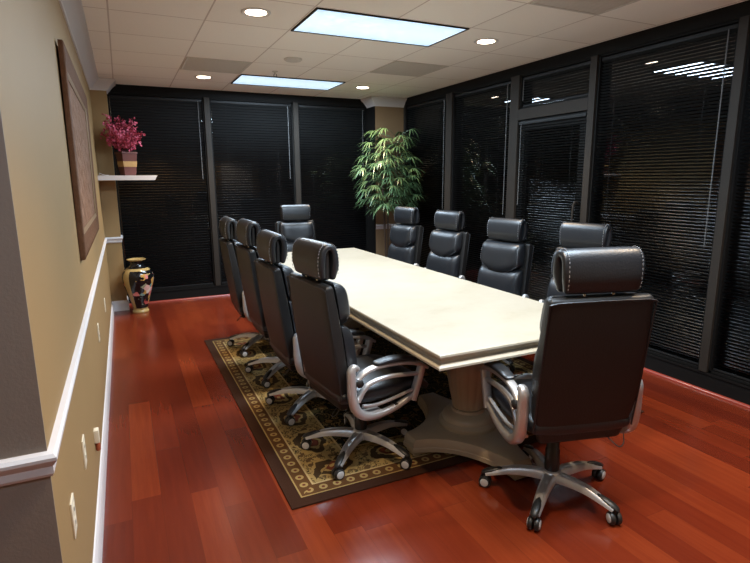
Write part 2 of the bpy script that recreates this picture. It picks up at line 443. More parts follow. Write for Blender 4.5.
def blind(mp, u0, u1, z0, z1, pitch, label, wand_u, cord_us, tilt=-30., sw=.026, wlen=1.0):
    c = mp((u0+u1)/2, .032, z0)
    t = thing('venetian_blind', label, 'blind', c, 0, 'black venetian blinds in the windows')
    def L(bm): 
        bmesh.ops.translate(bm, verts=bm.verts, vec=-Vector(c)); return bm
    bm = bmesh.new(); z = z1-.045; th = math.radians(tilt)
    while z > z0+.02:
        pr = []
        for s, h in ((-1, 0), (0, .0016), (1, 0), (0, .0009)):
            pr.append((.032 + s*sw/2*math.cos(th), z + s*sw/2*math.sin(th) + h))
        loft(bm, [[mp(u, dd, zz) for dd, zz in pr] for u in (u0+.006, u1-.006)])
        z -= pitch
    finish('slats', L(bm), M['slat'], t, smooth=False)
    bm = bmesh.new(); mbox(bm, mp, u0+.003, u1-.003, .018, .046, z1-.034, z1-.006, .003); finish('headrail', L(bm), M['rail'], t)
    bm = bmesh.new(); mbox(bm, mp, u0+.006, u1-.006, .020, .044, z0+.004, z0+.016, .003); finish('bottom_rail', L(bm), M['rail'], t)
    bm = bmesh.new()
    tube(bm, [mp(wand_u, .012, z1-.03), mp(wand_u, .010, z1-.03-wlen)], .0042, 6)
    finish('wand', L(bm), M['wand'], t)
    for cu in cord_us:
        bm = bmesh.new(); tube(bm, [mp(cu, .019, z1-.03), mp(cu, .019, z0+.02)], .0010, 4); finish('cord', L(bm), M['rail'], t)
    return t

def window(n, mp, u0, u1, z0=.15, z1=2.545):
    """sash around one pane"""
    bm = bmesh.new(); f = .018
    mbox(bm, mp, u0, u0+f, .01, .09, z0, z1); mbox(bm, mp, u1-f, u1, .01, .09, z0, z1)
    mbox(bm, mp, u0, u1, .01, .09, z1-f, z1); mbox(bm, mp, u0, u1, .01, .09, z0, z0+f)
    w = struct('window_%d' % n, bm, M['frame'], smooth=False)
    g = bmesh.new(); mbox(g, mp, u0, u1, .078, .084, z0, z1); finish('pane', g, M['glass'], w, smooth=False)
    return w
# far wall
tn = [0]
def trim(bm, material=None): 
    tn[0] += 1; return struct('trim_%d' % (7+tn[0]), bm, material or M['frame'], smooth=False)
bm = bmesh.new(); mbox(bm, far_map, .165, 3.49, 0, .12, 0, .15); mbox(bm, far_map, .165, 3.49, -.006, .10, .132, .150); trim(bm)
bm = bmesh.new(); mbox(bm, far_map, .165, 3.478, 0, .12, 2.545, H); box(bm, 3.478, 3.4895, .004, YW+.12, 0, H-.12); trim(bm)
bm = bmesh.new(); mbox(bm, far_map, 1.245, 1.31, -.012, .12, .15, 2.545, .003); mbox(bm, far_map, 2.395, 2.462, -.012, .12, .15, 2.545, .003); trim(bm, M['mull'])
farb = [(.165, 1.245), (1.31, 2.395), (2.462, 3.49)]
flab = ['black venetian blind behind the white shelf and floor vase, leftmost on the far wall', 'black venetian blind in the middle window of the far wall', 'black venetian blind in the far wall window next to the palm']
for i, (a, b) in enumerate(farb):
    window(i+1, far_map, a, b)
    blind(far_map, a+.02, b-.02, .17, 2.525, .033, flab[i], b-.07, (a+.2, b-.22), sw=.036, wlen=.95, tilt=-46.)
# right wall
bm = bmesh.new(); mbox(bm, right_map, 0, 2.33, 0, .12, 0, .15); mbox(bm, right_map, 3.43, -BACK, 0, .12, 0, .15)
mbox(bm, right_map, 0, 2.33, -.006, .10, .132, .150); mbox(bm, right_map, 3.43, -BACK, -.006, .10, .132, .150); trim(bm)
bm = bmesh.new(); mbox(bm, right_map, 0, -BACK, 0, .12, 2.545, H); trim(bm)
mull = [(1.12, 1.25), (4.57, 4.63), (5.77, 5.83), (6.97, 7.03), (8.17, 8.23)]
bm = bmesh.new()
for a, b in mull: mbox(bm, right_map, a, b, -.012, .12, .15, 2.545, .003)
mbox(bm, right_map, 0, .05, 0, .12, .15, 2.545)
mbox(bm, right_map, 2.33, 2.46, -.012, .12, 0, 2.545, .003); mbox(bm, right_map, 3.36, 3.43, -.012, .12, 0, 2.545, .003)
mbox(bm, right_map, 2.46, 3.36, -.012, .12, 2.11, 2.215, .003); trim(bm, M['mull'])
rb = [(.05, 1.12), (1.25, 2.33), (3.43, 4.57), (4.63, 5.77), (5.83, 6.97), (7.03, 8.17)]
# the last two bays lie behind the camera
rlab = ['black venetian blind in the right wall window beside the palm', 'black venetian blind between the palm window and the glass door',
        'black venetian blind in the wide window behind the nearest end chair', 'black venetian blind in the right wall window at the photo edge', None, None]
for i, (a, b) in enumerate(rb):
    window(4+i, right_map, a, b)
    if rlab[i]: blind(right_map, a+.02, b-.02, .17, 2.525, .0245, rlab[i], b-.075, (a+.18, b-.2), wlen=(1.35 if i < 2 else 1.45))
# glass door and the light above it
dm = bmesh.new()
mbox(dm, right_map, 2.465, 2.55, .012, .062, .01, 2.105); mbox(dm, right_map, 3.27, 3.355, .012, .062, .01, 2.105)
mbox(dm, right_map, 2.55, 3.27, .012, .062, 2.0, 2.105); mbox(dm, right_map, 2.55, 3.27, .012, .062, .01, .20)
do = struct('door_1', dm, M['frame'], smooth=False)
g = bmesh.new(); mbox(g, right_map, 2.54, 3.28, .052, .058, .19, 2.01); finish('pane', g, M['glass'], do, smooth=False)
h = bmesh.new(); tube(h, [right_map(3.31, .012, 1.0), right_map(3.31, -.05, 1.0), right_map(3.31, -.05, 1.3), right_map(3.31, .012, 1.3)], .010, 8, n=4)
finish('door_handle', h, M['mull'], do)
window(10, right_map, 2.46, 3.36, 2.215, 2.545)
def door_map(u, d, z): return right_map(u, d-.028, z)
blind(door_map, 2.47, 3.35, .05, 2.095, .0245, 'black venetian blind hanging on the narrow glass door', 2.52, (2.62, 3.2), wlen=.8)
blind(right_map, 2.48, 3.34, 2.235, 2.525, .0245, 'short black venetian blind above the glass door', 2.50, (2.62, 3.2), wlen=.2)

# ------------------------------------------------------------------ ceiling fittings
G0, R0, U = .246, -.317, .61
def troffer(i0, r, label, power=None):
    x0, y1 = G0+i0*U, r
    c = (x0+U, y1-U/2, H)
    t = thing('fluorescent_light', label, 'ceiling light', c, 0, 'fluorescent ceiling panels')
    bm = bmesh.new(); w, dd, f = U-.010, U/2-.010, .013
    for a in ((-w, w, -dd, -dd+f), (-w, w, dd-f, dd), (-w, -w+f, -dd+f, dd-f), (w-f, w, -dd+f, dd-f)): box(bm, *a, -.010, -.0005)
    finish('frame', bm, M['mull'], t, smooth=False)
    bm = bmesh.new(); box(bm, -w+f, w-f, -dd+f, dd-f, -.006, -.001); finish('diffuser', bm, M['diffuser'], t, smooth=False)
    l = bpy.data.lights.new('panel_lamp', 'AREA'); l.shape = 'RECTANGLE'; l.size = 1.12; l.size_y = .52
    l.color = (.66, .83, 1.0); l.energy = TROFF if power is None else power
    lo = bpy.data.objects.new('lamp', l); COL.objects.link(lo); lo.parent = t; lo.location = (0, 0, -.012)
    return t
def can(x, y, label):
    t = thing('recessed_light', label, 'ceiling light', (x, y, H), 0, 'recessed can lights')
    bm = bmesh.new(); lathe(bm, [(.070, -.0005), (.100, -.0005), (.100, -.004), (.092, -.009), (.076, -.006), (.070, -.004)], 32); finish('trim_ring', bm, M['white'], t)
    bm = bmesh.new(); lathe(bm, [(.0, -.0008), (.072, -.0008), (.070, -.004), (.0, -.0055)], 32); finish('lens', bm, M['can_lens'], t)
    l = bpy.data.lights.new('can_lamp', 'SPOT'); l.energy = CAN; l.color = (1.0, .74, .47); l.spot_size = math.radians(112); l.spot_blend = .75; l.shadow_soft_size = .06
    lo = bpy.data.objects.new('lamp', l); COL.objects.link(lo); lo.parent = t; lo.location = (0, 0, -.07)
    return t
TROFF, CAN = 60., 66.
troffer(2, R0, 'small-looking blue-white fluorescent panel close to the far windows')
troffer(2, R0-4*U, 'big bright fluorescent panel in the ceiling at the top of the photo')
troffer(2, R0-8*U, 'fluorescent panel over the near end of the room, beyond the top photo edge')
troffer(-2, R0-10*U, 'unseen fill panel added over the entry passage left of the camera', 10.)  # unseen panel, added to brighten the grey entry wall
cans = {(1.14, -3.09): 'round recessed light left of the big fluorescent panel', (3.03, -3.09): 'round recessed light right of the big fluorescent panel',
        (1.14, -.59): 'round recessed light left of the far fluorescent panel', (3.01, -.65): 'round recessed light near the palm corner',
        (1.14, -8.0): 'added unseen round light by the back wall behind the camera', (3.03, -8.0): 'added unseen round light in front of the white door behind the camera', (1.14, -5.6): 'round recessed light above the camera, left of two', (3.03, -5.6): 'round recessed light above the near end chair'}  # back-wall pair is added, to brighten the wall reflected in the windows
for (x, y), lb in cans.items(): can(x, y, lb)
def vent(i, y1, label):
    x0 = G0+i*U; t = thing('air_vent', label, 'vent', (x0+U/2, y1-U/2, H), 0, 'grey ceiling vents')
    bm = bmesh.new(); w = U/2-.008
    for a in ((-w, w, -w, -w+.02), (-w, w, w-.02, w), (-w, -w+.02, -w+.02, w-.02), (w-.02, w, -w+.02, w-.02)): box(bm, *a, -.006, -.0005)
    finish('frame', bm, M['vent'], t, smooth=False)
    bm = bmesh.new()
    n = 26
    for k in range(n):
        a = -w+.02+(2*w-.04)*k/n; box(bm, -w+.02, w-.02, a, a+.016, -.0035, -.0006)
    finish('grille', bm, M['vent'], t, smooth=False); return t
vent(1, R0-U, 'grey ceiling vent beside the far left recessed light')
vent(4, R0-2*U, 'grey ceiling vent above the palm side of the table')
vent(4, R0-6*U, 'grey ceiling vent cut off at the top photo edge')
bm = bmesh.new(); lathe(bm, [(0, -.0005), (.085, -.0005), (.085, -.008), (.072, -.018), (.05, -.022), (0, -.023)], 32)
tag(finish('smoke_detector', bm, M['vent'], loc=(1.775, -1.825, H)), 'flat round grey smoke detector on the ceiling between the two light panels', 'smoke detector')
t = thing('fire_sprinkler', 'small dark sprinkler head hanging beside the far light panel', 'sprinkler', (1.77, -1.2, H))
bm = bmesh.new(); lathe(bm, [(0, -.0005), (.032, -.0005), (.030, -.006), (.012, -.010), (.009, -.03), (0, -.03)], 20); finish('escutcheon', bm, M['vent'], t)
bm = bmesh.new()
tube(bm, [(-.008, 0, -.028), (-.016, 0, -.042), (-.006, 0, -.055)], .003, 6, n=3); tube(bm, [(.008, 0, -.028), (.016, 0, -.042), (.006, 0, -.055)], .003, 6, n=3)
lathe(bm, [(0, -.053), (.022, -.055), (.024, -.057), (0, -.060)], 16); finish('deflector', bm, M['mull'], t)

# ------------------------------------------------------------------ things on the left wall
t = thing('picture_frame', 'long carved wooden picture hung on the tan wall', 'picture', (0.006, -2.86, 1.670))
t.rotation_euler = (0, math.radians(.5), 0)                 # hangs leaning a little off the wall
hy, hz, fw = .95, .53, .12
bm = bmesh.new()
prof = [(0, 0), (0, .019), (.004, .024), (.030, .027), (.042, .023), (.065, .022), (.085, .018), (.105, .017), (.12, .010), (.12, 0)]   # (inward, out)
def rect_ring(inw, out): return [(out, -hy+inw, -hz+inw), (out, hy-inw, -hz+inw), (out, hy-inw, hz-inw), (out, -hy+inw, hz-inw)]
vr = [[bm.verts.new(p) for p in rect_ring(i, o)] for i, o in prof]
for a, b in zip(vr, vr[1:]+vr[:1]):
    for k in range(4): bm.faces.new((a[k], a[(k+1) % 4], b[(k+1) % 4], b[k]))
finish('frame', bm, M['frame_wood'], t, angle=50)
bm = bmesh.new(); i0, i1 = fw, fw+.022
vr = [[bm.verts.new(p) for p in rect_ring(i, o)] for i, o in ((i0-.002, .004), (i0-.002, .020), (i1, .014), (i1, .004))]
for a, b in zip(vr, vr[1:]+vr[:1]):
    for k in range(4): bm.faces.new((a[k], a[(k+1) % 4], b[(k+1) % 4], b[k]))
finish('gilt_slip', bm, M['gilt'], t, smooth=False)
bm = bmesh.new(); a = fw+.02
ny, nz = 90, 34
gr = []
for i in range(ny+1):
    row = []
    for j in range(nz+1):
        yy, zz = -hy+a+(2*hy-2*a)*i/ny, -hz+a+(2*hz-2*a)*j/nz
        hgt = .010+.004*math.sin(yy*23+2*math.sin(zz*11))*math.cos(zz*29+math.sin(yy*9)*2)
        if min(hy-a-abs(yy), hz-a-abs(zz)) < .045: hgt = .010
        row.append(bm.verts.new((hgt, yy, zz)))
    gr.append(row)
for i in range(ny):
    for j in range(nz): bm.faces.new((gr[i][j], gr[i+1][j], gr[i+1][j+1], gr[i][j+1]))
b2 = bmesh.new(); box(b2, 0, .0075, -hy+.05, hy-.05, -hz+.05, hz-.05); merge(bm, b2)
finish('carved_panel', bm, M['relief'], t)

def outlet(y, z, label, hh=.058):
    t = thing('wall_plate', label, 'wall plate', (0, y, z), 0, 'ivory wall plates')
    bm = bmesh.new(); box(bm, .0, .0055, -.035, .035, -hh, hh, .002); finish('plate', bm, M['plate'], t)
    bm = bmesh.new()
    for dz in (-.022, .022):
        box(bm, .0052, .0064, -.016, .016, dz-.015, dz+.015, .0005)
    so = finish('socket', bm, M['plate'], t, smooth=False)
    for dz in (-.022, .022):
        bm = bmesh.new(); box(bm, .0062, .0068, -.0065, .0065, dz-.005, dz+.006); finish('slot', bm, M['slot'], so, smooth=False)
outlet(-5.16, .533, 'ivory wall plate lowest in the photo, nearest the grey wall end')
outlet(-4.675, .505, 'ivory wall plate just beyond the nearest one, before the amber plug-in')
outlet(-3.05, .553, 'ivory wall plate midway down the left wall, under the picture')
outlet(-1.80, .470, 'ivory wall plate low on the left wall, farthest from the camera, near the floor vase')
t = thing('plug_in_freshener', 'small plug-in air freshener with amber bottle low on the left wall', 'air freshener', (-.001, -4.16, .31))
bm = bmesh.new(); box(bm, .0, .022, -.022, .022, -.01, .055, .006); finish('housing', bm, M['plate'], t)
bm = bmesh.new(); lathe(bm, [(0, -.055), (.009, -.055), (.011, -.05), (.011, -.022), (.007, -.010), (0, -.008)], 16, (.0125, 0, 0)); finish('bottle', bm, M['amber'], t)

# shelf with its planter
bm = bmesh.new()
pr = [(0, -.026), (.575, -.026), (.592, .010), (.602, .016), (.602, .026), (0, .026)]
loft(bm, [[(x, y, z) for x, z in pr] for y in (0, .309)])
tag(finish('wall_shelf', bm, M['white'], smooth=False, loc=(.0005, -.31, 1.565)), 'white floating shelf on the far left pier above the floor vase', 'shelf')
t = thing('potted_flowers', 'pink silk flowers in a square maroon pot on the white shelf', 'flowers', (.305, -.17, 1.5915), math.radians(24))
bm = bmesh.new()
def sq(h, z): return [(-h, -h, z), (h, -h, z), (h, h, z), (-h, h, z)]
loft(bm, [sq(.060, 0), sq(.064, .02), sq(.082, .235), sq(.088, .24), sq(.088, .258), sq(.078, .258), sq(.074, .235)]); po = finish('pot', bm, M['pot'], t, smooth=False)
bm = bmesh.new(); loft(bm, [sq(.0735, .095), sq(.0785, .155), sq(.07, .155), sq(.07, .095)]); finish('band', bm, M['potband'], po, smooth=False)
def clampf(p, m_):                                   # keep the sprays clear of the pier behind them
    a_ = math.radians(24); y_ = p.x*math.sin(a_)+p.y*math.cos(a_)
    if y_ > .16-m_:
        k_ = .16-m_-y_; p = p+Vector((math.sin(a_), math.cos(a_), 0))*k_
    return p
bm = bmesh.new(); bt = bmesh.new()
for k in range(42):
    a = random.uniform(0, 2*PI); sp = random.uniform(.05, 1.)
    ln = random.uniform(.20, .44)*(1.05-.2*sp)
    tip = Vector((math.cos(a)*ln*sp*.85, math.sin(a)*ln*sp*.85, .24+ln*(1-.42*sp*sp)))
    tip = clampf(tip, .05)
    b0 = Vector((math.cos(a)*.02, math.sin(a)*.02, .225)); md = (b0+tip)/2+Vector((0, 0, .04))
    pts = catmull([b0, md, tip], 6)
    tube(bt, pts, .0022, 5)
    for j, p in enumerate(pts[4:]):
        for q in range(6):
            c = clampf(p+Vector([random.gauss(0, .024) for _ in range(3)]), .03)
            s = random.uniform(.010, .019); n = Vector([random.gauss(0, 1) for _ in range(3)]).normalized(); e1 = n.orthogonal().normalized(); e2 = n.cross(e1)
            cv = bm.verts.new(c); ring = []
            for m_ in range(5):
                aa = 2*PI*m_/5
                for da, rr in ((-.38, .75), (0, 1.), (.38, .75)):
                    ring.append(bm.verts.new(c+(e1*math.cos(aa+da)+e2*math.sin(aa+da))*s*rr+n*s*.35*rr))
            for m_ in range(15): bm.faces.new((cv, ring[m_], ring[(m_+1) % 15]))
finish('blossoms', bm, M['petal'], t, smooth=False); finish('stems', bt, M['twig'], t)
# cord lying on the shelf
bm = bmesh.new(); tube(bm, [(.02, -.22, 1.6), (.02, -.23, 1.617), (.04, -.24, 1.606), (.075, -.245, 1.595), (.11, -.24, 1.595)], .003, 6, n=5)
tag(finish('white_cord', bm, M['white']), 'short white cord curling on the shelf beside the picture', 'cord')
# floor vase
bm = bmesh.new()
lathe(bm, [(0, 0), (.088, 0), (.092, .008), (.090, .022), (.080, .034), (.082, .055), (.095, .11), (.120, .20), (.150, .30), (.168, .375), (.172, .425), (.163, .47), (.138, .508), (.105, .533), (.080, .552), (.066, .572), (.062, .59), (.070, .606), (.094, .620), (.104, .628), (.104, .634), (.090, .634), (.055, .60), (.05, .55), (0, .54)], 48)
tag(finish('floor_vase', bm, M['vase'], loc=(.305, -.155, 0)), 'tall black porcelain floor vase with gold rim and painted flowers', 'vase')

# ------------------------------------------------------------------ palm in the far right corner
t = thing('potted_palm', 'tall green bamboo palm standing in the far right corner', 'plant', (3.50, -.42, 0))
bm = bmesh.new(); lathe(bm, [(0, 0), (.13, 0), (.135, .01), (.165, .27), (.175, .28), (.175, .305), (.160, .305), (.155, .28), (.0, .275)], 32); finish('planter', bm, M['basket'], t)
bm = bmesh.new(); lathe(bm, [(0, .270), (.15, .272), (.13, .285), (.05, .292), (0, .293)], 24); finish('moss', bm, M['soil'], t)
tops = [(.06, -.04, 2.10), (-.10, .05, 1.98), (.16, .06, 2.02), (-.02, .10, 1.80), (-.16, -.08, 1.66), (.12, -.12, 1.60)]
leaf = bmesh.new()
def leaflet(p, d, up, L, wd):
    droop = random.uniform(.35, .95)
    side = d.cross(up).normalized(); a = []
    for s, ww in ((0, .25), (.3, 1.), (.62, .85), (1., .0)):
        c = p+d*(L*s)+Vector((0, 0, -1))*(L*s*s*droop)
        if ww: a.append((leaf.verts.new(c-side*wd*ww), leaf.verts.new(c+up*wd*.25*ww), leaf.verts.new(c+side*wd*ww)))
        else: a.append((leaf.verts.new(c),))
    for A_, B_ in zip(a, a[1:]):
        if len(B_) == 3:
            leaf.faces.new((A_[0], A_[1], B_[1], B_[0])); leaf.faces.new((A_[1], A_[2], B_[2], B_[1]))
        else:
            leaf.faces.new((A_[0], A_[1], B_[0])); leaf.faces.new((A_[1], A_[2], B_[0]))
pet = bmesh.new()
for i, tp in enumerate(tops):
    b0 = Vector((tp[0]*.45, tp[1]*.45, .28)); tpv = Vector(tp)
    bm = bmesh.new(); pts = catmull([b0, b0.lerp(tpv, .5)+Vector((random.gauss(0, .015), random.gauss(0, .015), 0)), tpv], 8)
    tube(bm, pts, .013, 8, taper=[1, .9, .75, .5]); finish('stem', bm, M['cane'], t)
    nf = 14 if i < 3 else 11
    for k in range(nf):
        u = 1-.55*(k/nf)**1.1
        h = b0.lerp(tpv, u); h.z += random.uniform(-.03, .03)
        if h.z < 1.08: continue
        for s in range(2):
            az = k*2.4+s*PI+i*1.1+random.uniform(-.5, .5)
            dirv = Vector((math.cos(az), math.sin(az), random.uniform(.15, .55))).normalized()
            ln = random.uniform(.14, .32)
            e = h+dirv*ln
            if e.x+3.50 > 3.74: e.x = 3.74-3.50-random.uniform(0, .08)
            if e.y-.42 > -.06: e.y = .36-random.uniform(0, .05)
            if e.x+3.50 < 3.0: e.x = 3.0-3.5+random.uniform(0, .08)
            tube(pet, [h, (h+e)/2+Vector((0, 0, .02)), e], .003, 5)
            dv = (e-h).normalized(); dv.z *= .4; dv.normalize()
            sd = dv.cross(Vector((0, 0, 1))).normalized(); up = sd.cross(dv).normalized()
            nl = random.choice((8, 9, 10))
            for m_ in range(nl):
                an = (m_/(nl-1)-.5)*2.5
                dd = (dv*math.cos(an)+sd*math.sin(an)).normalized()
                L_ = random.uniform(.15, .25)*(1-.25*abs(an)/1.3)
                for ax, lim in ((0, W-.02-3.50), (1, YW-.0+.42-.29)):
                    if e[ax]+dd[ax]*L_ > lim: L_ = max(.05, (lim-e[ax])/max(dd[ax], .05))
                leaflet(e, dd, up, L_, random.uniform(.009, .013))
finish('foliage', leaf, M['leaf'], t); finish('leaf_stalks', pet, M['leaf'], t)

# ------------------------------------------------------------------ rug and table
bm = bmesh.new(); cx, cy = (RX0+RX1)/2, (RY0+RY1)/2
box(bm, RX0-cx, RX1-cx, RY0-cy, RY1-cy, .0005, .009, .003)
tag(finish('area_rug', bm, M['rug'], loc=(cx, cy, 0)), 'patterned gold and dark brown oriental rug under the table', 'rug')

TX0, TX1, TY0, TY1 = 1.447, 2.586, -4.955, -1.315
t = thing('conference_table', 'long cream stone conference table on carved pedestals', 'table', ((TX0+TX1)/2, (TY0+TY1)/2, .010))
hx, hy = (TX1-TX0)/2, (TY1-TY0)/2
bm = bmesh.new()
def rr(i, z, z0=.010): return [(-hx+i, -hy+i, z-z0), (hx-i, -hy+i, z-z0), (hx-i, hy-i, z-z0), (-hx+i, hy-i, z-z0)]
loft(bm, [rr(.03, .686), rr(.002, .686), rr(-.004, .690), rr(-.004, .700), rr(.004, .706), rr(.016, .712), rr(.018, .724), rr(.010, .736), rr(.003, .742), rr(.0, .748), rr(.001, .757), rr(.005, .760)])
finish('table_top', bm, M['table'], t, angle=20)
bm = bmesh.new()
for a in ((-.36, .36, -hy+.22, -hy+.26), (-.36, .36, hy-.26, hy-.22), (-.36, -.32, -hy+.26, hy-.26), (.32, .36, -hy+.26, hy-.26)): box(bm, *a, .60, .677)
finish('apron', bm, M['stone'], t, smooth=False)
for py in (-4.46, -1.95):
    oy = py-(TY0+TY1)/2; ox = -.05
    pedestal_bm = bmesh.new()
    # star-shaped concave plinth with four blunt tips
    out = []
    for k in range(4):
        a = PI/2*k; r_ = .405 if k % 2 == 0 else .50
        tip = Vector((math.cos(a)*r_, math.sin(a)*r_)); sd = Vector((-math.sin(a), math.cos(a)))
        a2 = PI/2*(k+1); r2 = .405 if (k+1) % 2 == 0 else .50
        tip2 = Vector((math.cos(a2)*r2, math.sin(a2)*r2)); sd2 = Vector((-math.sin(a2), math.cos(a2)))
        p0, p1, p3 = tip-sd*.055, tip+sd*.055, tip2-sd2*.055
        ctrl = Vector((math.cos(a+PI/4), math.sin(a+PI/4)))*.165
        out.append(p0)
        for s in range(9):
            u = s/9; out.append(p1*(1-u)**2+ctrl*2*u*(1-u)+p3*u*u)
    def pring(sc_, z): return [(p.x*sc_+ox, p.y*sc_+oy, z) for p in out]
    loft(pedestal_bm, [pring(.97, .022), pring(1., .026), pring(1., .050), pring(.985, .054), pring(.985, .078), pring(.965, .092), pring(.955, .100), pring(.90, .104)])
    pl = finish('pedestal_base', pedestal_bm, M['stone'], t, angle=30)
    for k in range(4):
        a = PI/2*k; r_ = .345 if k % 2 == 0 else .44
        fb = bmesh.new(); c_, s_ = math.cos(a)*r_, math.sin(a)*r_; box(fb, c_-.045+ox, c_+.045+ox, s_-.045+oy, s_+.045+oy, .0, .025, .003)
        finish('foot_pad', fb, M['stone'], pl)
    cb = bmesh.new()
    lathe(cb, [(0, .10), (.168, .10), (.172, .108), (.172, .125), (.160, .136), (.152, .142), (.150, .160), (.140, .172), (.118, .182), (.100, .190), (.096, .204), (.104, .212)], 48, (ox, oy, 0))
    finish('pedestal_foot', cb, M['stone'], t)
    cb = bmesh.new()
    lathe(cb, [(0, .20), (.086, .20), (.088, .215), (.092, .24), (.106, .31), (.120, .39), (.128, .46), (.128, .50), (.116, .535), (.100, .545)], 96, (ox, oy, 0), fl=(.055, 16, .21, .53))
    finish('fluted_column', cb, M['stone'], t, angle=60)
    cb = bmesh.new()
    lathe(cb, [(0, .53), (.105, .532), (.112, .545), (.108, .560), (.090, .568), (.086, .590), (.095, .61), (.150, .630), (.160, .645), (.160, .677), (0, .677)], 48, (ox, oy, 0))
    finish('capital', cb, M['stone'], t)

# ------------------------------------------------------------------ the chairs
def back_y(z): return -(.205 + (z-.43)*(.088/.63))            # middle surface of the shell leans back
def make_chair():
    t = thing('office_chair', None, 'chair')
    # five-star base
    bm = bmesh.new(); lathe(bm, [(0, .075), (.040, .075), (.050, .085), (.052, .112), (.044, .128), (.034, .135), (0, .135)], 28); finish('hub', bm, M['silver'], t)
    for k in range(5):
        a = 2*PI*k/5; c, s = math.cos(a), math.sin(a)
        def at(r, z, o=0.): return (c*r-s*o, s*r+c*o, z)
        bm = bmesh.new()
        P = [(.030, .108), (.10, .114), (.19, .110), (.26, .092), (.318, .074)]
        ws = [.034, .031, .028, .025, .022]; ts = [.022, .020, .016, .012, .009]
        pts = catmull([at(r, z) for r, z in P], 5); rings = []
        sd = Vector((-s, c, 0))
        for i, p in enumerate(pts):
            u = i/(len(pts)-1); w, th = lerp_list(ws, u), lerp_list(ts, u)
            tg = (pts[min(i+1, len(pts)-1)]-pts[max(i-1, 0)]).normalized(); up = sd.cross(tg)*-1
            if up.z < 0: up = -up
            rings.append([p+sd*(x*w)+up*(y*th) for x, y in ((-1, -1), (-.85, .35), (-.55, .8), (-.25, .62), (.25, .62), (.55, .8), (.85, .35), (1, -1))])
        loft(bm, rings); lg = finish('leg', bm, M['silver'], t, angle=50)
        bm = bmesh.new(); rings = []
        for i, (r, z, w, h_) in enumerate(((.235, .111, .004, .003), (.25, .1085, .013, .006), (.28, .100, .019, .009), (.31, .089, .019, .010), (.330, .080, .016, .009), (.338, .074, .008, .004))):
            rings.append([at(r, z-.002+math.sin(2*PI*q/12)*h_, math.cos(2*PI*q/12)*w) for q in range(12)])
        loft(bm, rings); finish('end_cap', bm, M['plastic'], lg)
        # twin wheel caster
        bm = bmesh.new(); cr = random.uniform(-1, 1)+a; cc, cs = math.cos(cr), math.sin(cr); o0 = Vector(at(.318, .030))
        def wp(off, r_, q): 
            ax = Vector((-cs, cc, 0)); fw_ = Vector((cc, cs, 0)); b_ = 2*PI*q/20
            return o0+ax*off+fw_*(math.cos(b_)*r_)+Vector((0, 0, math.sin(b_)*r_))
        for sg in (-1, 1):
            loft(bm, [[wp(sg*o, r_, q) for q in range(20)] for o, r_ in ((.004, .018), (.005, .028), (.008, .0295), (.020, .0295), (.025, .026), (.026, .020))])
        tube(bm, [at(.318, .040), at(.318, .072)], .009, 10)
        cas = finish('caster', bm, M['plastic'], t)
        for sg in (-1, 1):
            bm = bmesh.new(); loft(bm, [[wp(sg*o, r_, q) for q in range(20)] for o, r_ in ((.0255, .021), (.028, .0195), (.030, .010), (.0302, .003))])
            finish('wheel_cap', bm, M['cap'], cas)
    bm = bmesh.new(); lathe(bm, [(0, .13), (.034, .13), (.036, .15), (.034, .24), (.030, .245), (.030, .33), (.026, .335), (.026, .41), (0, .41)], 24); finish('gas_cylinder', bm, M['plastic'], t)
    bm = bmesh.new(); box(bm, -.10, .10, -.15, .15, .395, .430, .010); box(bm, -.05, .05, -.20, -.10, .40, .44, .008); me_ = finish('tilt_mechanism', bm, M['plastic'], t)
    bm = bmesh.new(); tube(bm, [(.09, .05, .41), (.20, .06, .408), (.245, .06, .404)], .006, 8, n=4); box(bm, .235, .285, .048, .072, .395, .410, .005); finish('lever', bm, M['plastic'], me_)
    # seat
    bm = bmesh.new(); slab(bm, [(-.215, .475), (-.05, .470), (.12, .476), (.235, .472), (.285, .445)], [.235, .252, .255, .250, .235], [.085, .10, .105, .095, .06], ends=.03, e=4.)
    finish('seat', bm, M['leather'], t)
    # upholstered back shell
    zs = [.415, .47, .60, .75, .90, 1.0, 1.048]
    bm = bmesh.new(); slab(bm, [(back_y(z), z) for z in zs], [.195, .228, .242, .243, .240, .237, .232], [.045, .062, .070, .072, .070, .064, .055], ends=.022, e=7.)
    sh_ = finish('back_shell', bm, M['leather2'], t)
    bm = bmesh.new()
    for sg in (-1, 1):
        tube(bm, catmull([(sg*(.236-.004*max(0, .5-z)*8), back_y(z)-.026, z) for z in (.46, .60, .75, .90, 1.0, 1.045)], 5), .004, 6)
    tube(bm, [(-.236, back_y(1.045)-.026, 1.045), (-.2, back_y(1.05)-.027, 1.052), (0, back_y(1.05)-.028, 1.054), (.2, back_y(1.05)-.027, 1.052), (.236, back_y(1.045)-.026, 1.045)], .004, 6)
    finish('piping', bm, M['leather'], sh_)
    def pad(name, zb, zt, wb, wt, sagb, sagt, th, sink):
        bm = bmesh.new(); N = 18; g = []; hgr = []
        for i in range(N+1):
            r1, r2 = [], []
            for j in range(N+1):
                u, v = -1+2*i/N, -1+2*j/N
                u = math.copysign(1-(1-abs(u))**1.5, u); v = math.copysign(1-(1-abs(v))**1.5, v)
                uu = u*math.sqrt(1-.12*v*v*v*v)
                x = (wb+(wt-wb)*(v+1)/2)*uu
                z = (zb-sagb*(1-u*u))*(1-v)/2+(zt+sagt*(1-u*u))*(1+v)/2
                bul = th*(max(0, 1-abs(u)**5)**.45)*(max(0, 1-abs(v)**4)**.45)
                cr = .012*math.exp(-((u)/.08)**2)*max(0, 1-v*v)*0
                y = back_y(z)+sink+bul-cr+.02*u*u
                r1.append(bm.verts.new((x, y, z))); r2.append(bm.verts.new((x, back_y(z)+sink-.012+.02*u*u, z)))
            g.append(r1); hgr.append(r2)
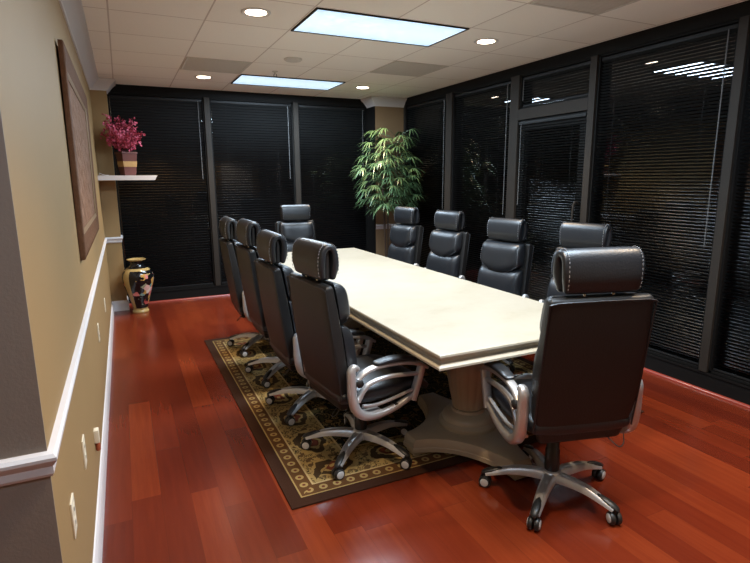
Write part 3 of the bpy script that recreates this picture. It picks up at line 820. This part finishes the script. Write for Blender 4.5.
        for i in range(N):
            for j in range(N):
                bm.faces.new((g[i][j], g[i+1][j], g[i+1][j+1], g[i][j+1])); bm.faces.new((hgr[i][j], hgr[i][j+1], hgr[i+1][j+1], hgr[i+1][j]))
        for i in range(N):
            for a_, b_ in ((g[i][0], g[i+1][0]), (g[i][N], g[i+1][N])): pass
            bm.faces.new((g[i][0], hgr[i][0], hgr[i+1][0], g[i+1][0])); bm.faces.new((g[i][N], g[i+1][N], hgr[i+1][N], hgr[i][N]))
            bm.faces.new((g[0][i], g[0][i+1], hgr[0][i+1], hgr[0][i])); bm.faces.new((g[N][i], hgr[N][i], hgr[N][i+1], g[N][i+1]))
        return finish(name, bm, M['leather'], t, angle=70)
    pad('lumbar_pad', .545, .85, .212, .220, .02, 0, .085, .035)
    sp_ = pad('shoulder_pad', .885, 1.064, .213, .204, .090, .004, .090, .036)
    # stitching along the curved lower edge and sides of the shoulder pad
    def dashes(bm, pts, r=.0015):
        for i in range(0, len(pts)-1, 2): tube(bm, [pts[i], pts[i+1]], r, 4)
    def on_pad(u, v):
        uu = u*math.sqrt(1-.12*v**4); x = (.213+(.204-.213)*(v+1)/2)*uu
        z = (.885-.090*(1-u*u))*(1-v)/2+(1.064+.004*(1-u*u))*(1+v)/2
        bul = .090*(1-abs(u)**5)**.45*(1-abs(v)**4)**.45
        return Vector((x, back_y(z)+.036+bul+.02*u*u+.0008, z))
    bm = bmesh.new()
    dashes(bm, [on_pad(-.92, .85-1.7*i/34) for i in range(35)]+[on_pad(-.92+1.84*i/64, -.87) for i in range(65)]+[on_pad(.92, -.85+1.7*i/34) for i in range(35)])
    finish('stitching', bm, M['stitch'], sp_, smooth=False)
    # head rest: a pad folded over a core, on two posts
    U_ = [(-.290, 1.100), (-.296, 1.155), (-.290, 1.212), (-.276, 1.236), (-.259, 1.243), (-.242, 1.236), (-.229, 1.212), (-.224, 1.155), (-.231, 1.098)]
    bm = bmesh.new(); slab(bm, [(y, z) for y, z in U_], [.166, .174, .177, .177, .177, .177, .177, .172, .162], [.038, .045, .043, .040, .040, .040, .044, .050, .040], ends=.02, e=5., seg=32)
    hr = finish('headrest', bm, M['leather'], t, angle=60)
    bm = bmesh.new(); slab(bm, [(-.260, 1.090), (-.259, 1.215)], [.150, .155], [.035, .026], ends=.01, e=5.); finish('headrest_core', bm, M['plastic'], hr)
    for sg in (-1, 1):
        bm = bmesh.new(); tube(bm, [(sg*.065, -.285, 1.045), (sg*.065, -.262, 1.118)], .007, 10)
        finish('headrest_post', bm, M['chrome'], hr)
        cp = catmull([(0, y, z) for y, z in U_], 7); pts = []; mid = Vector((0, -.259, 1.16))
        for i in range(1, len(cp)-1):
            tg = (cp[i+1]-cp[i-1]).normalized(); nr = Vector((0, -tg.z, tg.y))
            if (cp[i]+nr*.03-mid).length < (cp[i]-nr*.03-mid).length: nr = -nr
            pts.append(Vector((sg*.160, cp[i].y, cp[i].z))+nr*.0205)
        bm = bmesh.new(); dashes(bm, pts, .0016); finish('stitching', bm, M['stitch'], hr, smooth=False)
    # looped arms
    for sg in (-1, 1):
        X = sg*.272
        def yz(L): return [(X, y, z) for y, z in L]
        bm = bmesh.new(); sx = (1, 0, 0)
        tube(bm, yz([(-.170, .585), (-.135, .612), (-.07, .632), (.03, .634), (.13, .622), (.21, .598), (.262, .566)]), .021, 12, .0125, sx, 5, 3., [1., 1., 1, 1, 1, .95, .6])
        tube(bm, yz([(-.165, .640), (-.188, .652), (-.205, .632), (-.203, .57), (-.200, .50), (-.180, .428), (-.13, .385), (-.05, .374), (.04, .386), (.11, .408), (.175, .436)]), .021, 12, .0195, sx, 5, 3., [.6, .9, 1.05, 1.1, 1.15, 1.25, 1.2, 1., .9, .8, .75])
        tube(bm, yz([(.225, .588), (.205, .52), (.165, .405)]), .022, 12, .0185, sx, 5, 4., [1, 1, 1])
        tube(bm, yz([(-.170, .470), (-.135, .525), (-.08, .556), (.02, .565), (.12, .556), (.215, .545)]), .014, 10, .010, sx, 5, 3., [1.2, 1.2, 1, 1, 1, 1])
        tube(bm, yz([(-.140, .440), (-.06, .430), (.04, .440), (.16, .462)]), .010, 10, .007, sx, 5, 3.)
        box(bm, min(X, sg*.20), max(X, sg*.20), -.13, -.03, .384, .398, .004)
        ar = finish('armrest', bm, M['silver'], t, angle=50)
        bm = bmesh.new(); slab(bm, [(-.055, .652), (.03, .658), (.11, .652), (.165, .638)], [.026, .031, .032, .028], [.022, .028, .028, .022], ends=.02, e=3., c=(X, 0, 0)); finish('arm_pad', bm, M['leather'], ar)
        bm = bmesh.new(); lathe(bm, [(0, -.004), (.021, -.004), (.021, .005), (.016, .010), (0, .012)], 20)
        bmesh.ops.rotate(bm, verts=bm.verts, matrix=Matrix.Rotation(sg*PI/2, 3, 'Y')); bmesh.ops.translate(bm, verts=bm.verts, vec=(X+sg*.021, -.168, .572)); finish('bolt_cover', bm, M['plastic'], ar)
    bm = bmesh.new(); tube(bm, [(.10, -.10, .41), (.13, -.20, .405), (.16, -.26, .375), (.19, -.255, .385), (.20, -.235, .42)], .0025, 6, n=6); finish('control_cable', bm, M['plastic'], t)
    return t
chair = make_chair()
# (x, y, heading clockwise from +y in degrees, base turn, lift, label, group)
GL, GR = 'chairs along the left side of the table', 'chairs along the window side of the table'
poses = [
 (2.017, -5.095, 15, 0, 0, 'black leather office chair at the near end of the table, seen from behind', None),
 (1.340, -4.303, 84, 0, -.035, 'black leather chair nearest the camera in the left row, silver arm in full view', GL),
 (1.30, -3.615, 89, 0, -.05, 'black leather chair second from the camera in the left row, half behind the first', GL),
 (1.305, -2.93, 89, 0, -.025, 'black leather chair third from the camera in the left row', GL),
 (1.30, -2.16, 91, 0, -.055, 'black leather chair farthest from the camera in the left row, at the far rug end', GL),
 (2.05, -1.045, 182, 0, -.02, 'black leather chair alone at the far end of the table', None),
 (2.82, -1.70, 262, 0, -.045, 'black leather chair right in front of the palm', GR),
 (2.85, -2.52, 262, 0, -.045, 'black leather chair second from the palm on the window side', GR),
 (2.865, -3.39, 258, 0, -.065, 'black leather chair in front of the glass door on the window side', GR),
 (2.93, -4.185, 255, 0, -.05, 'black leather chair mostly hidden behind the near end chair', GR),
]
for i, (x, y, hd, bt_, dz, lb, gp) in enumerate(poses):
    c = chair if i == 0 else copy_tree(chair)
    c.location = (x, y, .009 if (RX0 < x < RX1 and RY0 < y-.25 and y+.25 < RY1+.3) else .0005)
    c.rotation_euler = (0, 0, -math.radians(hd))
    tag(c, lb, 'chair', gp)
    for ch in c.children:                                   # gas lift: everything above the base moves
        nm = ch.name.split('.')[0]
        if nm in ('seat', 'back_shell', 'lumbar_pad', 'shoulder_pad', 'headrest', 'armrest', 'tilt_mechanism', 'control_cable'):
            ch.location.z += dz
    # the star base stands turned by its own angle
    turn = {0: 13, 1: 20, 2: 22, 3: 24, 4: 26}.get(i, random.uniform(0, 72))
    for ch in c.children:
        if ch.name.split('.')[0] in ('leg', 'caster', 'hub'): ch.rotation_euler = (0, 0, math.radians(turn))

# ------------------------------------------------------------------ camera, world, view
yaw, pitch, roll = map(math.radians, (25.277886, -11.099714, -.373867))
fwd = Vector((math.sin(yaw)*math.cos(pitch), math.cos(yaw)*math.cos(pitch), math.sin(pitch)))
rt = Vector((math.cos(yaw), -math.sin(yaw), 0)); up = rt.cross(fwd)
rt2 = rt*math.cos(roll)+up*math.sin(roll); up2 = -rt*math.sin(roll)+up*math.cos(roll)
cam = bpy.data.cameras.new('camera'); co = bpy.data.objects.new('camera', cam); COL.objects.link(co)
mw = Matrix((rt2, up2, -fwd)).transposed().to_4x4(); mw.translation = (.22432, -6.86795, 1.54364); co.matrix_world = mw
cam.sensor_width = 36; cam.lens = 526.839*36/750; cam.clip_start = .05
SC.camera = co
wd = bpy.data.worlds.new('night'); SC.world = wd; wd.use_nodes = True
wd.node_tree.nodes['Background'].inputs[0].default_value = (.004, .005, .008, 1); wd.node_tree.nodes['Background'].inputs[1].default_value = 1.
vs = SC.view_settings; SC.display_settings.display_device = 'sRGB'
vs.view_transform = 'Standard'; vs.look = 'None'; vs.gamma = 1; vs.use_curve_mapping = False; vs.exposure = .76
